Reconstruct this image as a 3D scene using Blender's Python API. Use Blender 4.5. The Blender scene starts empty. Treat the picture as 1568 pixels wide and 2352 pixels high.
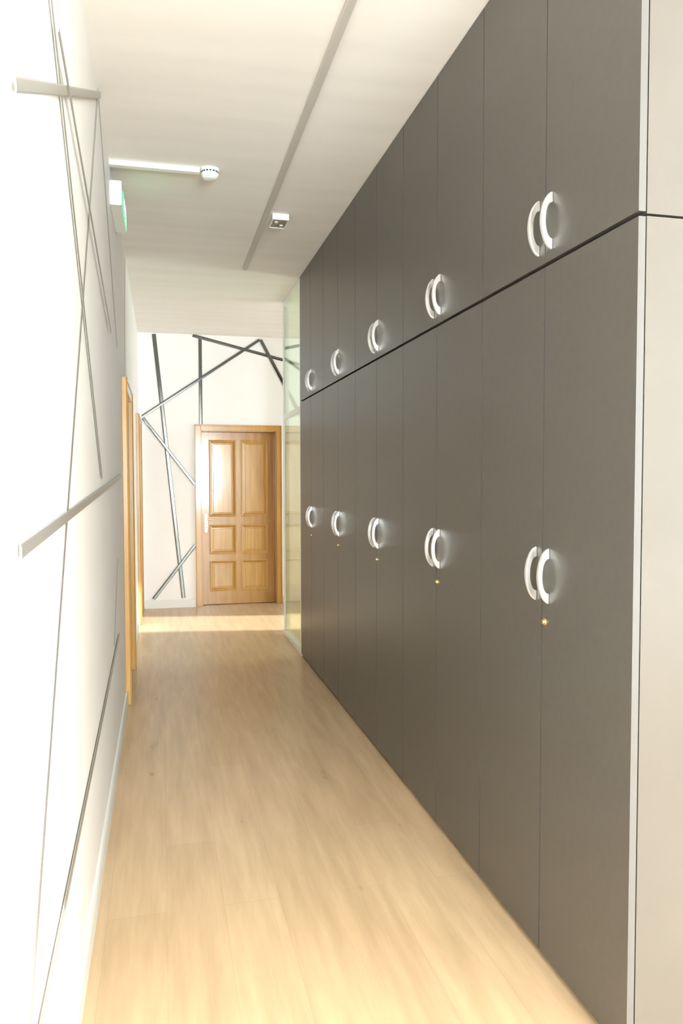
import bpy, bmesh, math
from mathutils import Vector, Matrix
C = bpy.context.scene.collection
SC = bpy.context.scene

# ------------------------------------------------------------------ camera
F_PX, YAW, PITCH, ROLL, EYE = 1738.5, 0.2331, 0.0438, -0.0021, 1.46
fwd = Vector((math.sin(YAW)*math.cos(PITCH), math.cos(YAW)*math.cos(PITCH), -math.sin(PITCH)))
rgt = Vector((math.cos(YAW), -math.sin(YAW), 0))
upv = rgt.cross(fwd)
ca, sa = math.cos(ROLL), math.sin(ROLL)
rx, uy = ca*rgt + sa*upv, -sa*rgt + ca*upv
cd = bpy.data.cameras.new('camera')
cd.sensor_fit = 'VERTICAL'; cd.sensor_height = 36.0
cd.lens = F_PX/2352*36.0
cd.clip_start = 0.05
cam = bpy.data.objects.new('camera', cd); C.objects.link(cam)
cam.matrix_world = Matrix(((rx.x, uy.x, -fwd.x, 0), (rx.y, uy.y, -fwd.y, 0), (rx.z, uy.z, -fwd.z, EYE), (0, 0, 0, 1)))
SC.camera = cam

# ------------------------------------------------------------------ light and exposure
SC.view_settings.view_transform = 'Standard'
SC.view_settings.look = 'None'
SC.view_settings.gamma = 1.0
SC.view_settings.use_curve_mapping = False
SC.view_settings.exposure = 0.26
w = bpy.data.worlds.new('daylight'); SC.world = w; w.use_nodes = True
w.node_tree.nodes['Background'].inputs[0].default_value = (0.86, 0.93, 1.0, 1)
w.node_tree.nodes['Background'].inputs[1].default_value = 2.0
SC.cycles.max_bounces = 10; SC.cycles.diffuse_bounces = 6; SC.cycles.glossy_bounces = 5
SC.cycles.transmission_bounces = 8; SC.cycles.transparent_max_bounces = 12
SC.cycles.sample_clamp_indirect = 6.0
SC.cycles.use_denoising = True

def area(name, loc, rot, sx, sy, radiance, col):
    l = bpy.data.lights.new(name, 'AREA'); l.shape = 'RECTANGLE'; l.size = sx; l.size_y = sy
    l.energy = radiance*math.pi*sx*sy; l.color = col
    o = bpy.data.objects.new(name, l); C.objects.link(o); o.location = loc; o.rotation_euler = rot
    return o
H = math.pi/2
# daylight outside each of the three windows
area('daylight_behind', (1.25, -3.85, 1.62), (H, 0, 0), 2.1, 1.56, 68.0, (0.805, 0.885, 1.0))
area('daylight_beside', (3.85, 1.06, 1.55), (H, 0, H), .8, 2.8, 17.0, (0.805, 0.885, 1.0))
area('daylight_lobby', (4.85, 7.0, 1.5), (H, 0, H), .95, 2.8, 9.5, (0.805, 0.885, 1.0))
sl = bpy.data.lights.new('sun', 'SUN'); sl.energy = 9.0; sl.angle = math.radians(1.5); sl.color = (0.92, 0.96, 1.0)
sun = bpy.data.objects.new('sun', sl); C.objects.link(sun)
sun.rotation_euler = Vector((-1.0, 0.17, -0.50)).to_track_quat('-Z', 'Y').to_euler()
sun.location = (7, 6.6, 4)

# ------------------------------------------------------------------ materials
def mat(name, col, rough=0.5, metal=0.0, spec=0.5, coat=0.0, emit=None, estr=0.0):
    m = bpy.data.materials.new(name); m.use_nodes = True
    b = m.node_tree.nodes['Principled BSDF']
    b.inputs['Base Color'].default_value = (*col, 1)
    b.inputs['Roughness'].default_value = rough
    b.inputs['Metallic'].default_value = metal
    b.inputs['Specular IOR Level'].default_value = spec
    b.inputs['Coat Weight'].default_value = coat
    b.inputs['Coat Roughness'].default_value = 0.12
    if emit:
        b.inputs['Emission Color'].default_value = (*emit, 1)
        b.inputs['Emission Strength'].default_value = estr
    return m
def nd(m, t, **kw):
    n = m.node_tree.nodes.new(t)
    for k, v in kw.items(): setattr(n, k, v)
    return n
def ln(m, a, ao, b, bi): m.node_tree.links.new(a.outputs[ao], b.inputs[bi])
def mottled(m, c1, c2, scale=(3, 3, 3), nscale=4.0, detail=6, bump=0.0, lo=.35, hi=.65):
    """two-tone noise colour in object space, optional fine bump"""
    b = m.node_tree.nodes['Principled BSDF']
    tc = nd(m, 'ShaderNodeTexCoord'); mp = nd(m, 'ShaderNodeMapping'); mp.inputs['Scale'].default_value = scale
    nz = nd(m, 'ShaderNodeTexNoise'); nz.inputs['Scale'].default_value = nscale; nz.inputs['Detail'].default_value = detail
    cr = nd(m, 'ShaderNodeValToRGB')
    cr.color_ramp.elements[0].position = lo; cr.color_ramp.elements[0].color = (*c1, 1)
    cr.color_ramp.elements[1].position = hi; cr.color_ramp.elements[1].color = (*c2, 1)
    ln(m, tc, 'Object', mp, 'Vector'); ln(m, mp, 'Vector', nz, 'Vector'); ln(m, nz, 'Fac', cr, 'Fac'); ln(m, cr, 'Color', b, 'Base Color')
    if bump:
        bp = nd(m, 'ShaderNodeBump'); bp.inputs['Strength'].default_value = bump; bp.inputs['Distance'].default_value = 0.01
        ln(m, nz, 'Fac', bp, 'Height'); ln(m, bp, 'Normal', b, 'Normal')
    return m

M = {}
M['wall'] = mottled(mat('white_plaster', (.86, .83, .78), .55), (.90, .885, .86), (.92, .905, .88), (1, 1, 1), 3.0)
M['ceiling'] = mottled(mat('ceiling_plaster', (.8, .76, .7), .9, spec=.2), (.85, .825, .785), (.89, .865, .825), (.35, 3.2, 1), 2.2, 8, .12)
M['board'] = mat('white_painted_board', (.80, .79, .75), .4)
M['dark'] = mottled(mat('dark_grey_laminate', (.1, .09, .07), .34), (.078, .071, .061), (.084, .077, .066), (1, 1, 1), 40.0, 4)
M['edge'] = mat('pale_laminate_edge', (.105, .10, .094), .35)
M['carcass'] = mottled(mat('pale_laminate_panel', (.66, .6, .52), .32), (.098, .086, .073), (.104, .092, .078), (1, 1, 1), 2.0, 3)
M['plinth'] = mat('black_plinth', (.03, .026, .02), .5)
M['handle'] = mat('satin_aluminium', (.90, .89, .87), .26, .75)
M['brass'] = mat('brass', (.80, .60, .30), .25, 1.0)
M['slot'] = mat('black_slot', (.01, .01, .01), .6)
M['strip'] = mat('brushed_metal_strip_lit', (.54, .53, .50), .42, .8)  # lit copy of the strip metal, stronger light on the left wall painted in
M['shaded_strip'] = mat('brushed_metal_strip_shaded', (.17, .175, .165), .14, .92)  # same metal for the end wall, weaker light painted as a darker tone
M['alu'] = mat('white_aluminium_frame', (.82, .85, .80), .3)
M['plastic'] = mat('white_plastic', (.86, .88, .84), .35)
M['trunk'] = mat('grey_cable_trunking', (.52, .50, .46), .45)
M['grille'] = mottled(mat('dark_sensor_cover', (.1, .1, .09), .3), (.03, .03, .028), (.30, .29, .22), (1, 1, 1), 45, 3)
M['lens'] = mat('clear_lens', (.75, .78, .75), .1)
M['green'] = mat('green_lit_panel', (.05, .6, .25), .3, emit=(.06, .80, .30), estr=1.15)
M['picto'] = mat('white_lit_pictogram', (.9, .95, .9), .3, emit=(.8, 1, .85), estr=1.2)
M['led'] = mat('green_led', (.05, .6, .2), .3, emit=(.1, 1, .4), estr=2.0)

def wood(name, c1, c2, rough, coat, axis='Z', fine=1.0):
    m = mat(name, c1, rough, coat=coat)
    sc = {'Z': (9*fine, 9*fine, .7), 'X': (.7, 9*fine, 9*fine)}[axis]
    mottled(m, c1, c2, sc, 2.4, 7, 0.0, .3, .7)
    return m
M['oak'] = wood('varnished_oak', (.41, .205, .046), (.545, .295, .076), .30, 1.0)
M['oak_frame'] = wood('varnished_oak_frame', (.49, .255, .060), (.59, .325, .084), .30, .8)
M['oak_panel'] = wood('varnished_oak_panel', (.46, .245, .057), (.64, .375, .106), .28, 1.0, fine=1.4)

def floor_mat():
    m = mat('laminate_planks', (.6, .45, .28), .30)
    b = m.node_tree.nodes['Principled BSDF']
    tc = nd(m, 'ShaderNodeTexCoord'); mp = nd(m, 'ShaderNodeMapping'); mp.inputs['Rotation'].default_value = (0, 0, H)
    br = nd(m, 'ShaderNodeTexBrick'); br.offset = .37; br.offset_frequency = 2
    br.inputs['Scale'].default_value = 1.0; br.inputs['Brick Width'].default_value = 1.28; br.inputs['Row Height'].default_value = .192
    br.inputs['Mortar Size'].default_value = .0012; br.inputs['Mortar Smooth'].default_value = .3; br.inputs['Bias'].default_value = 0.0
    br.inputs['Color1'].default_value = (.60, .425, .255, 1); br.inputs['Color2'].default_value = (.645, .465, .283, 1)
    br.inputs['Mortar'].default_value = (.54, .38, .225, 1)
    mp2 = nd(m, 'ShaderNodeMapping'); mp2.inputs['Scale'].default_value = (9, .8, 1)
    nz = nd(m, 'ShaderNodeTexNoise'); nz.inputs['Scale'].default_value = 2.2; nz.inputs['Detail'].default_value = 8; nz.inputs['Roughness'].default_value = .6
    cr = nd(m, 'ShaderNodeValToRGB')
    cr.color_ramp.elements[0].position = .28; cr.color_ramp.elements[0].color = (.80, .78, .74, 1)
    cr.color_ramp.elements[1].position = .66; cr.color_ramp.elements[1].color = (1.06, 1.06, 1.05, 1)
    nk = nd(m, 'ShaderNodeTexNoise'); nk.inputs['Scale'].default_value = 4.2; nk.inputs['Detail'].default_value = 2
    mp3 = nd(m, 'ShaderNodeMapping'); mp3.inputs['Scale'].default_value = (2.6, 1.1, 1)
    ck = nd(m, 'ShaderNodeValToRGB')
    ck.color_ramp.elements[0].position = .20; ck.color_ramp.elements[0].color = (.62, .56, .48, 1)
    ck.color_ramp.elements[1].position = .30; ck.color_ramp.elements[1].color = (1, 1, 1, 1)
    mx = nd(m, 'ShaderNodeMix', data_type='RGBA', blend_type='MULTIPLY'); mx.inputs['Factor'].default_value = 1
    mx2 = nd(m, 'ShaderNodeMix', data_type='RGBA', blend_type='MULTIPLY'); mx2.inputs['Factor'].default_value = 1
    ln(m, tc, 'Object', mp, 'Vector'); ln(m, mp, 'Vector', br, 'Vector')
    ln(m, tc, 'Object', mp2, 'Vector'); ln(m, mp2, 'Vector', nz, 'Vector'); ln(m, nz, 'Fac', cr, 'Fac')
    ln(m, tc, 'Object', mp3, 'Vector'); ln(m, mp3, 'Vector', nk, 'Vector'); ln(m, nk, 'Fac', ck, 'Fac')
    m.node_tree.links.new(br.outputs['Color'], mx.inputs[6]); m.node_tree.links.new(cr.outputs['Color'], mx.inputs[7])
    m.node_tree.links.new(mx.outputs[2], mx2.inputs[6]); m.node_tree.links.new(ck.outputs['Color'], mx2.inputs[7])
    m.node_tree.links.new(mx2.outputs[2], b.inputs['Base Color'])
    return m
M['floor'] = floor_mat()

def glass_mat(name, tint, extra=1.0):
    m = bpy.data.materials.new(name); m.use_nodes = True
    m.node_tree.nodes.clear()
    out = nd(m, 'ShaderNodeOutputMaterial'); mix = nd(m, 'ShaderNodeMixShader')
    tr = nd(m, 'ShaderNodeBsdfTransparent'); tr.inputs[0].default_value = (*tint, 1)
    gl = nd(m, 'ShaderNodeBsdfGlossy'); gl.inputs['Roughness'].default_value = 0.01; gl.inputs[0].default_value = (.93, 1, .93, 1)
    lw = nd(m, 'ShaderNodeLayerWeight'); lw.inputs['Blend'].default_value = .5      # Schlick reflectance from the viewing angle
    pw = nd(m, 'ShaderNodeMath', operation='POWER'); pw.inputs[1].default_value = 5.0
    fr = nd(m, 'ShaderNodeMath', operation='MULTIPLY_ADD'); fr.inputs[1].default_value = .96; fr.inputs[2].default_value = .04
    ln(m, lw, 'Facing', pw, 0); ln(m, pw, 0, fr, 0)
    ln(m, fr, 0, mix, 0); ln(m, tr, 0, mix, 1); ln(m, gl, 0, mix, 2); ln(m, mix, 0, out, 0)
    return m
M['pane'] = glass_mat('partition_glass', (.93, .97, .91))
M['window_glass'] = glass_mat('window_glass', (.97, .99, .97))

# ------------------------------------------------------------------ mesh helpers
def box(bm, x0, x1, y0, y1, z0, z1, mi=0):
    vs = [bm.verts.new((x, y, z)) for z in (z0, z1) for x, y in ((x0, y0), (x1, y0), (x1, y1), (x0, y1))]
    fs = []
    for f in ((3, 2, 1, 0), (4, 5, 6, 7), (0, 1, 5, 4), (1, 2, 6, 5), (2, 3, 7, 6), (3, 0, 4, 7)):
        fc = bm.faces.new([vs[i] for i in f]); fc.material_index = mi; fs.append(fc)
    return fs
def prism(bm, pts, d, mi=0):
    """closed prism: polygon pts (3D) extruded along vector d"""
    d = Vector(d); a = [bm.verts.new(p) for p in pts]; b = [bm.verts.new(Vector(p)+d) for p in pts]
    n = len(pts)
    bm.faces.new(a).material_index = mi; bm.faces.new(b[::-1]).material_index = mi
    for i in range(n): bm.faces.new((a[i], b[i], b[(i+1) % n], a[(i+1) % n])).material_index = mi
def cyl(bm, c, axis, prof, seg=32, mi=0):
    """lathe: prof = [(offset along axis, radius)...] closed by caps"""
    axis = Vector(axis).normalized(); u = axis.orthogonal().normalized(); v = axis.cross(u); c = Vector(c)
    rings = [[bm.verts.new(c+axis*o+(u*math.cos(2*math.pi*i/seg)+v*math.sin(2*math.pi*i/seg))*r) for i in range(seg)] for o, r in prof]
    for a, b in zip(rings, rings[1:]):
        for i in range(seg): bm.faces.new((a[i], a[(i+1) % seg], b[(i+1) % seg], b[i])).material_index = mi
    bm.faces.new(rings[0][::-1]); bm.faces.new(rings[-1])
def obj(name, bm, mats, parent=None, bevel=0.0, smooth=False, seg=2):
    bmesh.ops.recalc_face_normals(bm, faces=bm.faces)
    me = bpy.data.meshes.new(name); bm.to_mesh(me); bm.free()
    for m in (mats if isinstance(mats, (list, tuple)) else [mats]): me.materials.append(M[m])
    o = bpy.data.objects.new(name, me); C.objects.link(o)
    if parent: o.parent = parent
    if smooth:
        for p in me.polygons: p.use_smooth = True
        if hasattr(me, 'set_sharp_from_angle'): me.set_sharp_from_angle(angle=math.radians(40))
    if bevel:
        b = o.modifiers.new('bevel', 'BEVEL'); b.width = bevel; b.segments = seg; b.limit_method = 'ANGLE'
    return o
def tag(o, label=None, cat=None, group=None, kind=None):
    if label: o['label'] = label
    if cat: o['category'] = cat
    if group: o['group'] = group
    if kind: o['kind'] = kind
    return o
def empty(name, loc, rotz=0.0):
    o = bpy.data.objects.new(name, None); C.objects.link(o); o.location = loc; o.rotation_euler = (0, 0, rotz)
    o.empty_display_size = .1
    return o
def holed(bm, u0, u1, v0, v1, holes, put):
    """fill rectangle (u,v) minus holes with cells; put(u0,u1,v0,v1) adds a box"""
    us = sorted({u0, u1, *[h[0] for h in holes], *[h[1] for h in holes]}); vs = sorted({v0, v1, *[h[2] for h in holes], *[h[3] for h in holes]})
    for a, b in zip(us, us[1:]):
        run = None
        for c, d in zip(vs, vs[1:]):
            mu, mv = (a+b)/2, (c+d)/2
            if any(h[0] < mu < h[1] and h[2] < mv < h[3] for h in holes):
                if run: put(a, b, run[0], run[1]); run = None
            else: run = (run[0], d) if run else (c, d)
        if run: put(a, b, run[0], run[1])

# ------------------------------------------------------------------ setting (X right, Y along corridor, Z up)
XL, XC, CE, YF = -0.24, 1.105, 3.09, 8.77       # left wall, cabinet front, ceiling height, far wall
XB = 1.75                                        # wall behind the cabinets
X2, Y0 = 3.6, -3.6                               # the open area behind the camera
X3 = 4.6                                         # lobby on the right at the far end
Y1, YE = 1.607, 6.10                             # the run of cabinets
D1 = (5.09, 5.97); D2 = (7.83, 8.60); DH = 2.05   # door openings in the left wall
FD = (.43, 1.31, 2.02)                            # door opening in the far wall

def struct(name, bm, m, label=None, cat=None, bevel=0):
    return tag(obj(name, bm, m, bevel=bevel), label, cat, kind='structure')
bm = bmesh.new(); box(bm, XL-.2, X3+.2, Y0-.2, YF+.3, -.12, 0); struct('floor', bm, 'floor', 'light oak laminate plank floor of the corridor', 'floor')
bm = bmesh.new(); box(bm, XL-.2, X3+.2, Y0-.2, YF+.3, CE, CE+.12); struct('ceiling', bm, 'ceiling', 'off white plastered corridor ceiling', 'ceiling')
bm = bmesh.new()
holed(bm, Y0-.2, YF+.3, 0, CE, [(D1[0], D1[1], 0, DH), (D2[0], D2[1], 0, DH)], lambda a, b, c, d: box(bm, XL-.2, XL, a, b, c, d))
for dd in (D1, D2): box(bm, XL-.26, XL-.2, dd[0]-.05, dd[1]+.05, 0, DH+.05)  # unseen backing added behind the side doors to stop light leaking round the leaves
struct('wall_left', bm, 'wall', 'long white left wall crossed by thin metal strips', 'wall')
bm = bmesh.new()
holed(bm, XL, X3+.2, 0, CE, [(FD[0], FD[1], 0, FD[2])], lambda a, b, c, d: box(bm, a, b, YF, YF+.3, c, d))
box(bm, FD[0]-.05, FD[1]+.05, YF+.3, YF+.36, 0, FD[2]+.05)  # added backing, out of sight, keeps outside light from the end door's gaps
struct('wall_far', bm, 'wall', 'cream end wall around the panelled door', 'wall')
W1 = (.20, 2.30, .84, 2.40); W2 = (.65, 1.47, .12, 2.95); W3 = (6.54, 7.46, .12, 2.92)
bm = bmesh.new(); holed(bm, XL, X2, 0, CE, [W1], lambda a, b, c, d: box(bm, a, b, Y0-.2, Y0, c, d)); struct('wall_back', bm, 'wall', 'wall behind the viewer with a wide window', 'wall')
bm = bmesh.new(); holed(bm, Y0-.2, Y1, 0, CE, [W2], lambda a, b, c, d: box(bm, X2, X2+.2, a, b, c, d)); struct('wall_right', bm, 'wall', 'right wall of the open area beside the viewer', 'wall')
bm = bmesh.new(); box(bm, XB, X2+.2, Y1, Y1+.12, 0, CE); box(bm, XB, XB+.12, Y1+.12, YE, 0, CE); box(bm, XB, X3, YE-.12, YE, 0, CE)
struct('wall_behind_cabinets', bm, 'wall', 'wall behind the run of cabinets', 'wall')
bm = bmesh.new(); holed(bm, YE-.12, YF, 0, CE, [W3], lambda a, b, c, d: box(bm, X3, X3+.2, a, b, c, d)); struct('wall_lobby', bm, 'wall', 'right wall of the side lobby with a tall window', 'wall')

# skirting boards
def skirting(name, segs, label):
    bm = bmesh.new()
    for (p, q, n) in segs:                       # p,q on the wall, n into the room
        p, q, n = Vector(p), Vector(q), Vector(n); z = Vector((0, 0, 1))
        prof = [p, p+n*.014, p+n*.014+z*.072, p+n*.009+z*.086, p+z*.09]
        prism(bm, [tuple(v) for v in prof], q-p)
    return struct(name, bm, 'board', label, 'skirting board')
skirting('baseboard_left', [((XL, Y0, 0), (XL, 5.02, 0), (1, 0, 0)), ((XL, 6.04, 0), (XL, 7.76, 0), (1, 0, 0))], 'white skirting board along the foot of the left wall')
skirting('baseboard_far', [((XL, YF, 0), (.368, YF, 0), (0, -1, 0)), ((1.372, YF, 0), (X3, YF, 0), (0, -1, 0))], 'white skirting board under the strips on the end wall')

# windows (behind and beside the viewer, and in the lobby)
def window(name, size, loc, rotz, label, nx):
    wd, ht = size
    r = empty(name, loc, rotz); tag(r, label, 'window', kind='structure')
    bm = bmesh.new(); t = .055
    holed(bm, -wd/2, wd/2, 0, ht, [(-wd/2+t+(wd-t)*i/nx, -wd/2+(wd-t)*(i+1)/nx, t, ht-t) for i in range(nx)], lambda a, b, c, d: box(bm, a, b, -.03, .03, c, d))
    obj('window_frame', bm, 'board', r, .004)
    bm = bmesh.new()
    for i in range(nx): box(bm, -wd/2+t+(wd-t)*i/nx, -wd/2+(wd-t)*(i+1)/nx, -.003, .003, t, ht-t)
    obj('pane', bm, 'window_glass', r)
    if loc[2] > .5:
        bm = bmesh.new(); box(bm, -wd/2, wd/2, .03, .13, 0, .022); obj('window_sill', bm, 'board', r, .004)
window('window_1', (2.10, 1.56), (1.25, Y0-.12, .84), 0, 'wide white framed window in the wall behind the viewer', 2)
window('window_2', (.82, 2.83), (X2+.12, 1.06, .12), H, 'tall narrow window in the right wall beside the viewer', 1)
window('window_3', (.92, 2.8), (X3+.12, 7.0, .12), H, 'tall window letting sun across the far floor', 1)

# ------------------------------------------------------------------ doors
def casing(parent, w_, h_, cw, pr, depth):
    """door lining and architrave: opening w_ x h_, local x across, y into the wall, front at y=0"""
    bm = bmesh.new()
    for x0, x1 in ((-w_/2-cw, -w_/2+.008), (w_/2-.008, w_/2+cw)): box(bm, x0, x1, -pr, 0, 0, h_+cw)
    box(bm, -w_/2+.008, w_/2-.008, -pr, 0, h_-.008, h_+cw)
    for s in (-1, 1): box(bm, s*(w_/2+cw-.014), s*(w_/2+cw-.002), -pr-.006, -pr, 0, h_+cw-.002)
    box(bm, -w_/2-cw+.002, w_/2+cw-.002, -pr-.006, -pr, h_+cw-.014, h_+cw-.002)
    o = obj('door_casing', bm, 'oak_frame', parent, .003)
    bm = bmesh.new(); t = .018
    box(bm, -w_/2, -w_/2+t, 0, depth, 0, h_); box(bm, w_/2-t, w_/2, 0, depth, 0, h_); box(bm, -w_/2+t, w_/2-t, 0, depth, h_-t, h_)
    obj('door_jamb', bm, 'oak_frame', parent, .002)
def leaf(parent, w_, h_, y0, mirror=1):
    """six panel leaf: two tall panels above four squarer ones"""
    t = .018; x0, x1 = -w_/2+t+.003, w_/2-t-.003; z0, z1 = .006, h_-t-.003
    W_ = x1-x0; stile = .087; mid = .067; pw = (W_-2*stile-mid)/2
    cols = [(x0+stile, x0+stile+pw), (x1-stile-pw, x1-stile)]
    rows = [(.165, .512), (.595, .925), (1.03, 1.905)]
    bm = bmesh.new()
    holes = [(c[0], c[1], r[0], r[1]) for c in cols for r in rows]
    holed(bm, x0, x1, z0, z1, holes, lambda a, b, c, d: box(bm, a, b, y0, y0+.04, c, d))
    lf = obj('door_leaf', bm, 'oak', parent)
    def ring(bm, h, i0, ya, i1, yb):
        a = [bm.verts.new(p) for p in ((h[0]+i0, ya, h[2]+i0), (h[1]-i0, ya, h[2]+i0), (h[1]-i0, ya, h[3]-i0), (h[0]+i0, ya, h[3]-i0))]
        b = [bm.verts.new(p) for p in ((h[0]+i1, yb, h[2]+i1), (h[1]-i1, yb, h[2]+i1), (h[1]-i1, yb, h[3]-i1), (h[0]+i1, yb, h[3]-i1))]
        for i in range(4): bm.faces.new((a[i], a[(i+1) % 4], b[(i+1) % 4], b[i]))
        return b
    for h in holes:
        bm = bmesh.new()                          # moulding bead around the panel
        prof = [(-.006, 0), (-.006, -.007), (.004, -.009), (.012, -.003), (.020, .002), (.028, .012), (.030, .018)]
        for p, q in zip(prof, prof[1:]): ring(bm, h, p[0], y0+p[1], q[0], y0+q[1])
        bmesh.ops.remove_doubles(bm, verts=bm.verts, dist=1e-5)
        obj('panel_moulding', bm, 'oak_frame', lf)
        bm = bmesh.new()                          # raised and fielded panel
        b = ring(bm, h, .0, y0+.0175, .040, y0+.0165); b2 = ring(bm, h, .040, y0+.0165, .046, y0+.0125)
        bm.faces.new(b2)
        back = ring(bm, h, .0, y0+.0175, .0, y0+.034); bm.faces.new(back)
        bmesh.ops.remove_doubles(bm, verts=bm.verts, dist=1e-5)
        obj('panel', bm, 'oak_panel', lf)
    # brass plate and lever
    hx = (x0+.043) if mirror > 0 else (x1-.043)
    bm = bmesh.new(); box(bm, hx-.018, hx+.018, y0-.006, y0, .845, 1.065)
    pl = obj('handle_plate', bm, 'brass', lf, .004); pl['label'] = 'brass handle plate with keyhole'
    bm = bmesh.new(); cyl(bm, (hx, y0-.006, 1.0), (0, -1, 0), [(0, .010), (.038, .009), (.046, .010)], 20)
    d = mirror
    cyl(bm, (hx-d*.008, y0-.045, 1.0), (d, 0, -.10), [(0, .009), (.03, .0085), (.09, .0075), (.122, .0085)], 16)
    obj('door_lever', bm, 'brass', lf, smooth=True)['label'] = 'brass lever'
    bm = bmesh.new(); cyl(bm, (hx, y0-.006, .90), (0, -1, 0), [(0, .006), (.001, .006)], 16); box(bm, hx-.002, hx+.002, y0-.0075, y0-.006, .884, .90)
    obj('keyhole', bm, 'slot', lf)
    return lf
d = empty('door_1', ((FD[0]+FD[1])/2, YF, 0)); tag(d, 'varnished oak six panel door closing the far end of the corridor', 'door', kind='structure')
casing(d, FD[1]-FD[0], FD[2], .058, .018, .22); leaf(d, FD[1]-FD[0], FD[2], .085)
for n, dd, lab in (('door_2', D1, 'oak door in the left wall, the nearer of the two side doors'), ('door_3', D2, 'oak door in the left wall beside the far corner')):
    d = empty(n, (XL, (dd[0]+dd[1])/2, 0), H); tag(d, lab, 'door', kind='structure')
    casing(d, dd[1]-dd[0], DH, .062, .030, .19); leaf(d, dd[1]-dd[0], DH, .11, -1)

# ------------------------------------------------------------------ cabinets
UW = (YE-Y1)/5; ZS = 2.088; DT = .019
def door_bm(y0, y1, z0, z1):
    bm = bmesh.new(); fs = box(bm, 0, DT, y0, y1, z0, z1)
    for f in fs:
        c = f.calc_center_median()
        f.material_index = 0 if (c.x < 1e-5 or abs(c.z-z0) < 1e-5 or abs(c.z-z1) < 1e-5) else 1  # top and bottom edges stay dark, painting in the shade of the horizontal gaps
    return bm
def handle_bm(y, zc):
    """crescent bow handle lying in the X-Z plane, feet on the door at x = 0"""
    bm = bmesh.new(); hh, pr, n = .082, .036, 22
    out = []; inn = []
    for i in range(n+1):
        a = -math.pi/2+math.pi*i/n; out.append((-pr*math.cos(a)**1.15 if abs(a) < H-1e-6 else 0.0, zc+hh*math.sin(a)))
    for i in range(n+1):
        a = -math.pi/2+math.pi*i/n; inn.append((-.0225*max(0, math.cos(a))**.9, zc+.051*math.sin(a)))
    wy = lambda z: .0075-.0028*abs((z-zc)/hh)
    L = [[bm.verts.new((x, y+s*wy(z), z)) for x, z in out] for s in (-1, 1)]
    K = [[bm.verts.new((x, y+s*wy(z), z)) for x, z in inn] for s in (-1, 1)]
    for i in range(n):
        bm.faces.new((L[0][i], L[0][i+1], L[1][i+1], L[1][i])); bm.faces.new((K[0][i], K[1][i], K[1][i+1], K[0][i+1]))
        bm.faces.new((L[0][i], K[0][i], K[0][i+1], L[0][i+1])); bm.faces.new((L[1][i], L[1][i+1], K[1][i+1], K[1][i]))
    bm.faces.new((L[0][0], L[1][0], K[1][0], K[0][0])); bm.faces.new((L[0][n], K[0][n], K[1][n], L[1][n]))
    return bm
def cabinet(name, z0, z1, hz, low):
    """origin at the cabinet's near front corner on its base; local x into the cabinet"""
    r = empty(name, (XC, Y1, z0)); h = z1-z0; g = .0025
    c0 = DT+.004; c1 = XB-XC-.004; pz = .03 if low else 0.0
    bm = bmesh.new(); t = .018
    box(bm, c0, c1, .001, t, pz, h-.002); box(bm, c0, c1, UW-t, UW-.001, pz, h-.002)
    box(bm, c0, c1, t, UW-t, pz, pz+t); box(bm, c0, c1, t, UW-t, h-t-.002, h-.002); box(bm, c1-.006, c1, t, UW-t, pz+t, h-t-.002)
    obj('carcass', bm, 'carcass', r)['label'] = 'pale laminate cabinet body'
    if low:
        bm = bmesh.new(); box(bm, .045, .06, 0.001, UW-.001, 0, pz); box(bm, c1-.05, c1-.035, .001, UW-.001, 0, pz); box(bm, .06, c1-.05, .001, .016, 0, pz)
        obj('plinth', bm, 'plinth', r)['label'] = 'dark recessed plinth'
    zb = .022 if low else .004; zt = h-.004
    for k, (y0, y1, yh) in enumerate(((.0, UW/2-g, UW/2-.038), (UW/2+g, UW-.005, UW/2+.038))):
        dr = obj('cabinet_door', door_bm(y0, y1, zb, zt), ['dark', 'edge'], r)
        dr['label'] = 'dark grey laminate door with pale edges'
        obj('bow_handle', handle_bm(yh, hz-z0), 'handle', dr, .0016, True)['label'] = 'silvery crescent handle'
        if low and k == 0:
            bm = bmesh.new(); cyl(bm, (0, UW/2-.020, 1.034), (-1, 0, 0), [(0, .0115), (.002, .0115), (.0035, .010), (.0036, .0072), (.009, .0068), (.010, .006)], 28)
            bm2 = obj('lock', bm, 'brass', dr, smooth=True); bm2['label'] = 'small brass lock'
            bm = bmesh.new(); box(bm, -.0106, -.0099, UW/2-.0208, UW/2-.0192, 1.030, 1.038); obj('keyway', bm, 'slot', dr)
    return r
def copy_tree(o, parent=None):
    c = o.copy(); C.objects.link(c)
    if parent: c.parent = parent; c.matrix_parent_inverse = o.matrix_parent_inverse.copy()
    for ch in list(o.children): copy_tree(ch, c)
    return c
# fix nesting depth: keyway and lock hang on the door, the door on the cabinet
low0 = cabinet('wardrobe_cabinet', 0.0, ZS-.004, 1.172, True)
up0 = cabinet('overhead_cabinet', ZS, CE, 2.203, False)
LOWL = ['tall dark grey two door wardrobe cabinet closest to the viewer, largest brass lock',
        'tall dark two door wardrobe, second from the viewer, below the second overhead pair',
        'tall dark two door wardrobe in the middle of the row of five',
        'tall dark two door wardrobe, second from the glass partition',
        'tall dark two door wardrobe right beside the glass partition']
UPL = ['dark overhead cabinet closest to the viewer with the largest pair of crescent handles',
       'dark overhead cabinet second from the viewer, touching the ceiling',
       'dark overhead cabinet in the middle of the upper row of five',
       'dark overhead cabinet second from the glass partition, under the ceiling',
       'dark overhead cabinet right beside the upper glass pane']
lows = [low0]+[copy_tree(low0) for _ in range(4)]; ups = [up0]+[copy_tree(up0) for _ in range(4)]
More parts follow.
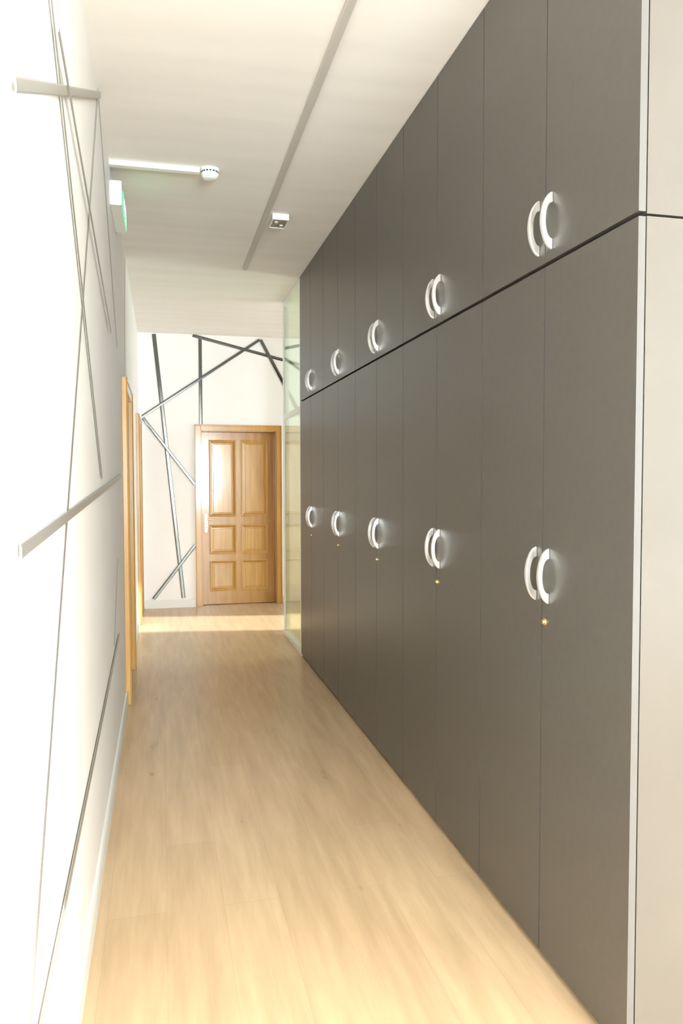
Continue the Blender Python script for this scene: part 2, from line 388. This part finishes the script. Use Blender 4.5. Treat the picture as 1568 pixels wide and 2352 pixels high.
for i in range(5):
    lows[i].location.y = Y1+UW*i; ups[i].location.y = Y1+UW*i
    tag(lows[i], LOWL[i], 'cabinet', 'tall wardrobe cabinets along the right side')
    tag(ups[i], UPL[i], 'cabinet', 'overhead cabinets above the wardrobes')

# ------------------------------------------------------------------ glass partition at the end of the cabinets
gp = empty('glass_partition', (XC, YE, 0)); tag(gp, 'pale framed glass partition between the cabinets and the lobby opening', 'partition')
GY = .90
bm = bmesh.new(); box(bm, .0, .05, GY-.045, GY, 0, CE-.002); obj('post', bm, 'alu', gp, .003)['label'] = 'white end post'
bm = bmesh.new(); box(bm, .0, .05, .002, .022, 0, CE-.002); obj('wall_channel', bm, 'alu', gp, .002)
for nm, z0, z1 in (('bottom_rail', 0, .045), ('transom', 2.004, 2.056), ('top_rail', CE-.052, CE-.002)):
    bm = bmesh.new(); box(bm, .004, .046, .022, GY-.045, z0, z1); obj(nm, bm, 'alu', gp, .002)
for z0, z1 in ((.045, 2.004), (2.056, CE-.052)):
    bm = bmesh.new(); box(bm, .006, .014, .022, GY-.045, z0, z1); obj('pane', bm, 'pane', gp)['label'] = 'clear greenish glass pane'

# ------------------------------------------------------------------ metal strips on the walls
SW = .026
TH = .0034
def strip(a, b, wall, label, width=SW, th=TH, lay=0.0):
    """flat metal batten with rounded edges between two points of a wall: (y,z) on the left wall or (x,z) on the far wall"""
    a, b = Vector(a), Vector(b); L = (b-a).length; t = (b-a)/L; n = Vector((-t.y, t.x)); w2 = width/2; off = .0004+lay      # where battens cross, one lies over the other
    if wall == 'left': P = lambda p, o: Vector((XL+o+off, p.x, p.y))
    else: P = lambda p, o: Vector((p.x, YF-o-off, p.y))
    r = P(a, 0)
    bm = bmesh.new()
    prof = [(-w2, 0), (-w2, th*.55), (-w2*.72, th*.92), (-w2*.3, th), (w2*.3, th), (w2*.72, th*.92), (w2, th*.55), (w2, 0)]
    prism(bm, [P(a+n*u, o)-r for u, o in prof], P(b, 0)-P(a, 0))
    o = obj('metal_strip', bm, 'strip' if wall == 'left' else 'shaded_strip'); o.location = r
    return tag(o, label, 'metal strip', 'metal strips on the %s wall' % ('left' if wall == 'left' else 'end'))
LS = [
    ((1.30, 3.075), (3.20, 1.47), .0115, 'long thin metal strip falling from the ceiling down to the level strip'),
    ((1.955, 2.535), (3.80, 2.165), .0105, 'thin metal strip sloping gently across the left wall, crossing two others below the exit sign'),
    ((3.375, 3.075), (1.10, .12), .0125, 'longest metal strip, running from the ceiling down to the left skirting board'),
    ((3.42, 3.055), (4.55, 2.22), .0110, 'faint thin metal strip descending below the exit sign'),
    ((1.385, 2.12), (3.395, 3.07), .0120, 'wide looking metal strip climbing to the ceiling at upper left'),
    ((1.37, 1.337), (4.68, 1.478), .0130, 'near level metal strip at handle height, ending by the side door'),
    ((1.05, .40), (4.25, .612), .0110, 'low metal strip just above the left skirting board'),
    ((3.89, .64), (4.30, 1.02), .0100, 'short metal strip low on the wall before the side door'),
    ((5.80, 3.07), (5.40, 2.13), .0115, 'short metal strip between ceiling and the nearer side door'),
]
for (a, b, th, lab), k in zip(LS, (1, 3, 0, 0, 2, 1, 1, 0, 0)): strip(a, b, 'left', lab, th=th*.3, lay=k*.0042)
FS = [
    ((-.064, 3.078), (.229, .105), .0120, .044, 'upright leaning metal strip from ceiling to skirting left of the end door'),
    ((.443, 3.060), (.443, 2.085), .0115, .038, 'vertical metal strip standing on the end door frame'),
    ((-.200, 2.160), (1.118, 3.060), .0105, .031, 'long metal strip rising diagonally above the end door'),
    ((.36, 3.080), (1.62, 2.785), .0125, .034, 'metal strip sloping down right under the ceiling above the end door'),
    ((1.128, 3.060), (1.60, 2.19), .0110, .036, 'steep metal strip above the right corner of the end door'),
    ((-.195, 2.145), (.368, 1.40), .0110, .034, 'metal strip descending from the far left corner to the door frame'),
    ((-.105, .105), (.366, .705), .0110, .036, 'low metal strip rising from the skirting to the end door frame'),
]
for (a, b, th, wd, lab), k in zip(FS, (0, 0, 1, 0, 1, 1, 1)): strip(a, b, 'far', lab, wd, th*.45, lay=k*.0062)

# ------------------------------------------------------------------ ceiling fittings
bm = bmesh.new(); box(bm, -.016, .016, 0, 7.9, -.020, 0)
o = obj('cable_trunking', bm, 'trunk', bevel=.003); o.location = (.645, -1.97, CE)
tag(o, 'long grey cable trunking running down the middle of the ceiling', 'cable trunking')
bm = bmesh.new(); box(bm, 0, .455, -.02, .02, -.026, 0)
o = obj('cable_cover', bm, 'plastic', bevel=.003); o.location = (XL, 4.115, CE)
tag(o, 'short white cable cover between the left wall and the smoke detector', 'cable cover')
sd = empty('smoke_detector', (.268, 4.115, CE)); tag(sd, 'round white smoke detector on the ceiling', 'smoke detector')
bm = bmesh.new(); cyl(bm, (0, 0, 0), (0, 0, -1), [(0, .050), (.012, .050), (.014, .048)], 48); obj('base', bm, 'plastic', sd, smooth=True)
bm = bmesh.new(); cyl(bm, (0, 0, -.014), (0, 0, -1), [(0, .043), (.008, .043), (.010, .047), (.022, .045), (.034, .036), (.038, .02)], 48); obj('cover', bm, 'plastic', sd, smooth=True)
bm = bmesh.new()
for i in range(16):
    a = 2*math.pi*i/16; c, s = math.cos(a), math.sin(a)
    prism(bm, [(c*.0432-s*.005, s*.0432+c*.005, -.015), (c*.0432+s*.005, s*.0432-c*.005, -.015), (c*.0445+s*.005, s*.0445-c*.005, -.015), (c*.0445-s*.005, s*.0445+c*.005, -.015)], (0, 0, -.006))
obj('vent_slots', bm, 'slot', sd)
bm = bmesh.new(); cyl(bm, (-.012, -.037, -.045), (0, 0, -1), [(0, .004), (.003, .0035)], 14); obj('indicator_light', bm, 'led', sd)
em = empty('emergency_light', (.733, 4.77, CE)); tag(em, 'small square white ceiling box with dark underside beside the trunking', 'emergency light')
bm = bmesh.new(); holed(bm, -.052, .052, -.085, .085, [(-.044, .044, -.076, .076)], lambda a, b, c, d: box(bm, a, b, c, d, -.038, -.004)); box(bm, -.052, .052, -.085, .085, -.004, 0)
obj('housing', bm, 'plastic', em, .002)
bm = bmesh.new(); box(bm, -.044, .044, -.076, .076, -.034, -.005); obj('underside_cover', bm, 'grille', em)['label'] = 'dark mottled cover'
for x, y in ((-.02, -.03), (.02, .03)):
    bm = bmesh.new(); cyl(bm, (x, y, -.034), (0, 0, -1), [(0, .013), (.004, .012), (.006, .007)], 20); obj('lamp_lens', bm, 'lens', em, smooth=True)

# exit sign: a slim box on the left wall, green lit panel on its corridor side
ex = empty('exit_sign', (XL, 4.10, 2.865)); tag(ex, 'white box exit sign with green lit pictogram high on the left wall', 'exit sign')
bm = bmesh.new(); box(bm, 0, .060, 0, .46, .0, .125); obj('housing', bm, 'plastic', ex, .006)
bm = bmesh.new(); box(bm, .060, .064, .085, .445, .008, .100); obj('sign_panel', bm, 'green', ex, .001)['label'] = 'green glowing panel'
bm = bmesh.new()
def q(pts): prism(bm, [(.064, .10+(y-.10)*1.45+.02, .054+(z-.02)*.74) for y, z in pts], (.0012, 0, 0))
cyl(bm, (.064, .1925, .088), (1, 0, 0), [(0, .0085), (.0012, .0085)], 18)                        # head
q([(.132, .052), (.158, .055), (.166, .022), (.140, .012)])                                   # trunk
q([(.140, .018), (.152, .012), (.128, -.012), (.108, -.018), (.106, -.010), (.122, -.004)])   # back leg
q([(.150, .016), (.166, .022), (.186, .004), (.182, -.026), (.173, -.026), (.174, .000)])     # front leg
q([(.134, .052), (.136, .044), (.116, .034), (.108, .018), (.101, .022), (.110, .042)])       # back arm
q([(.156, .054), (.160, .044), (.178, .032), (.194, .038), (.196, .030), (.178, .022)])       # front arm
q([(.215, -.030), (.280, -.030), (.280, .078), (.215, .078), (.215, .072), (.273, .072), (.273, -.024), (.215, -.024)])  # doorway
obj('pictogram', bm, 'picto', ex)['label'] = 'white running figure and doorway'
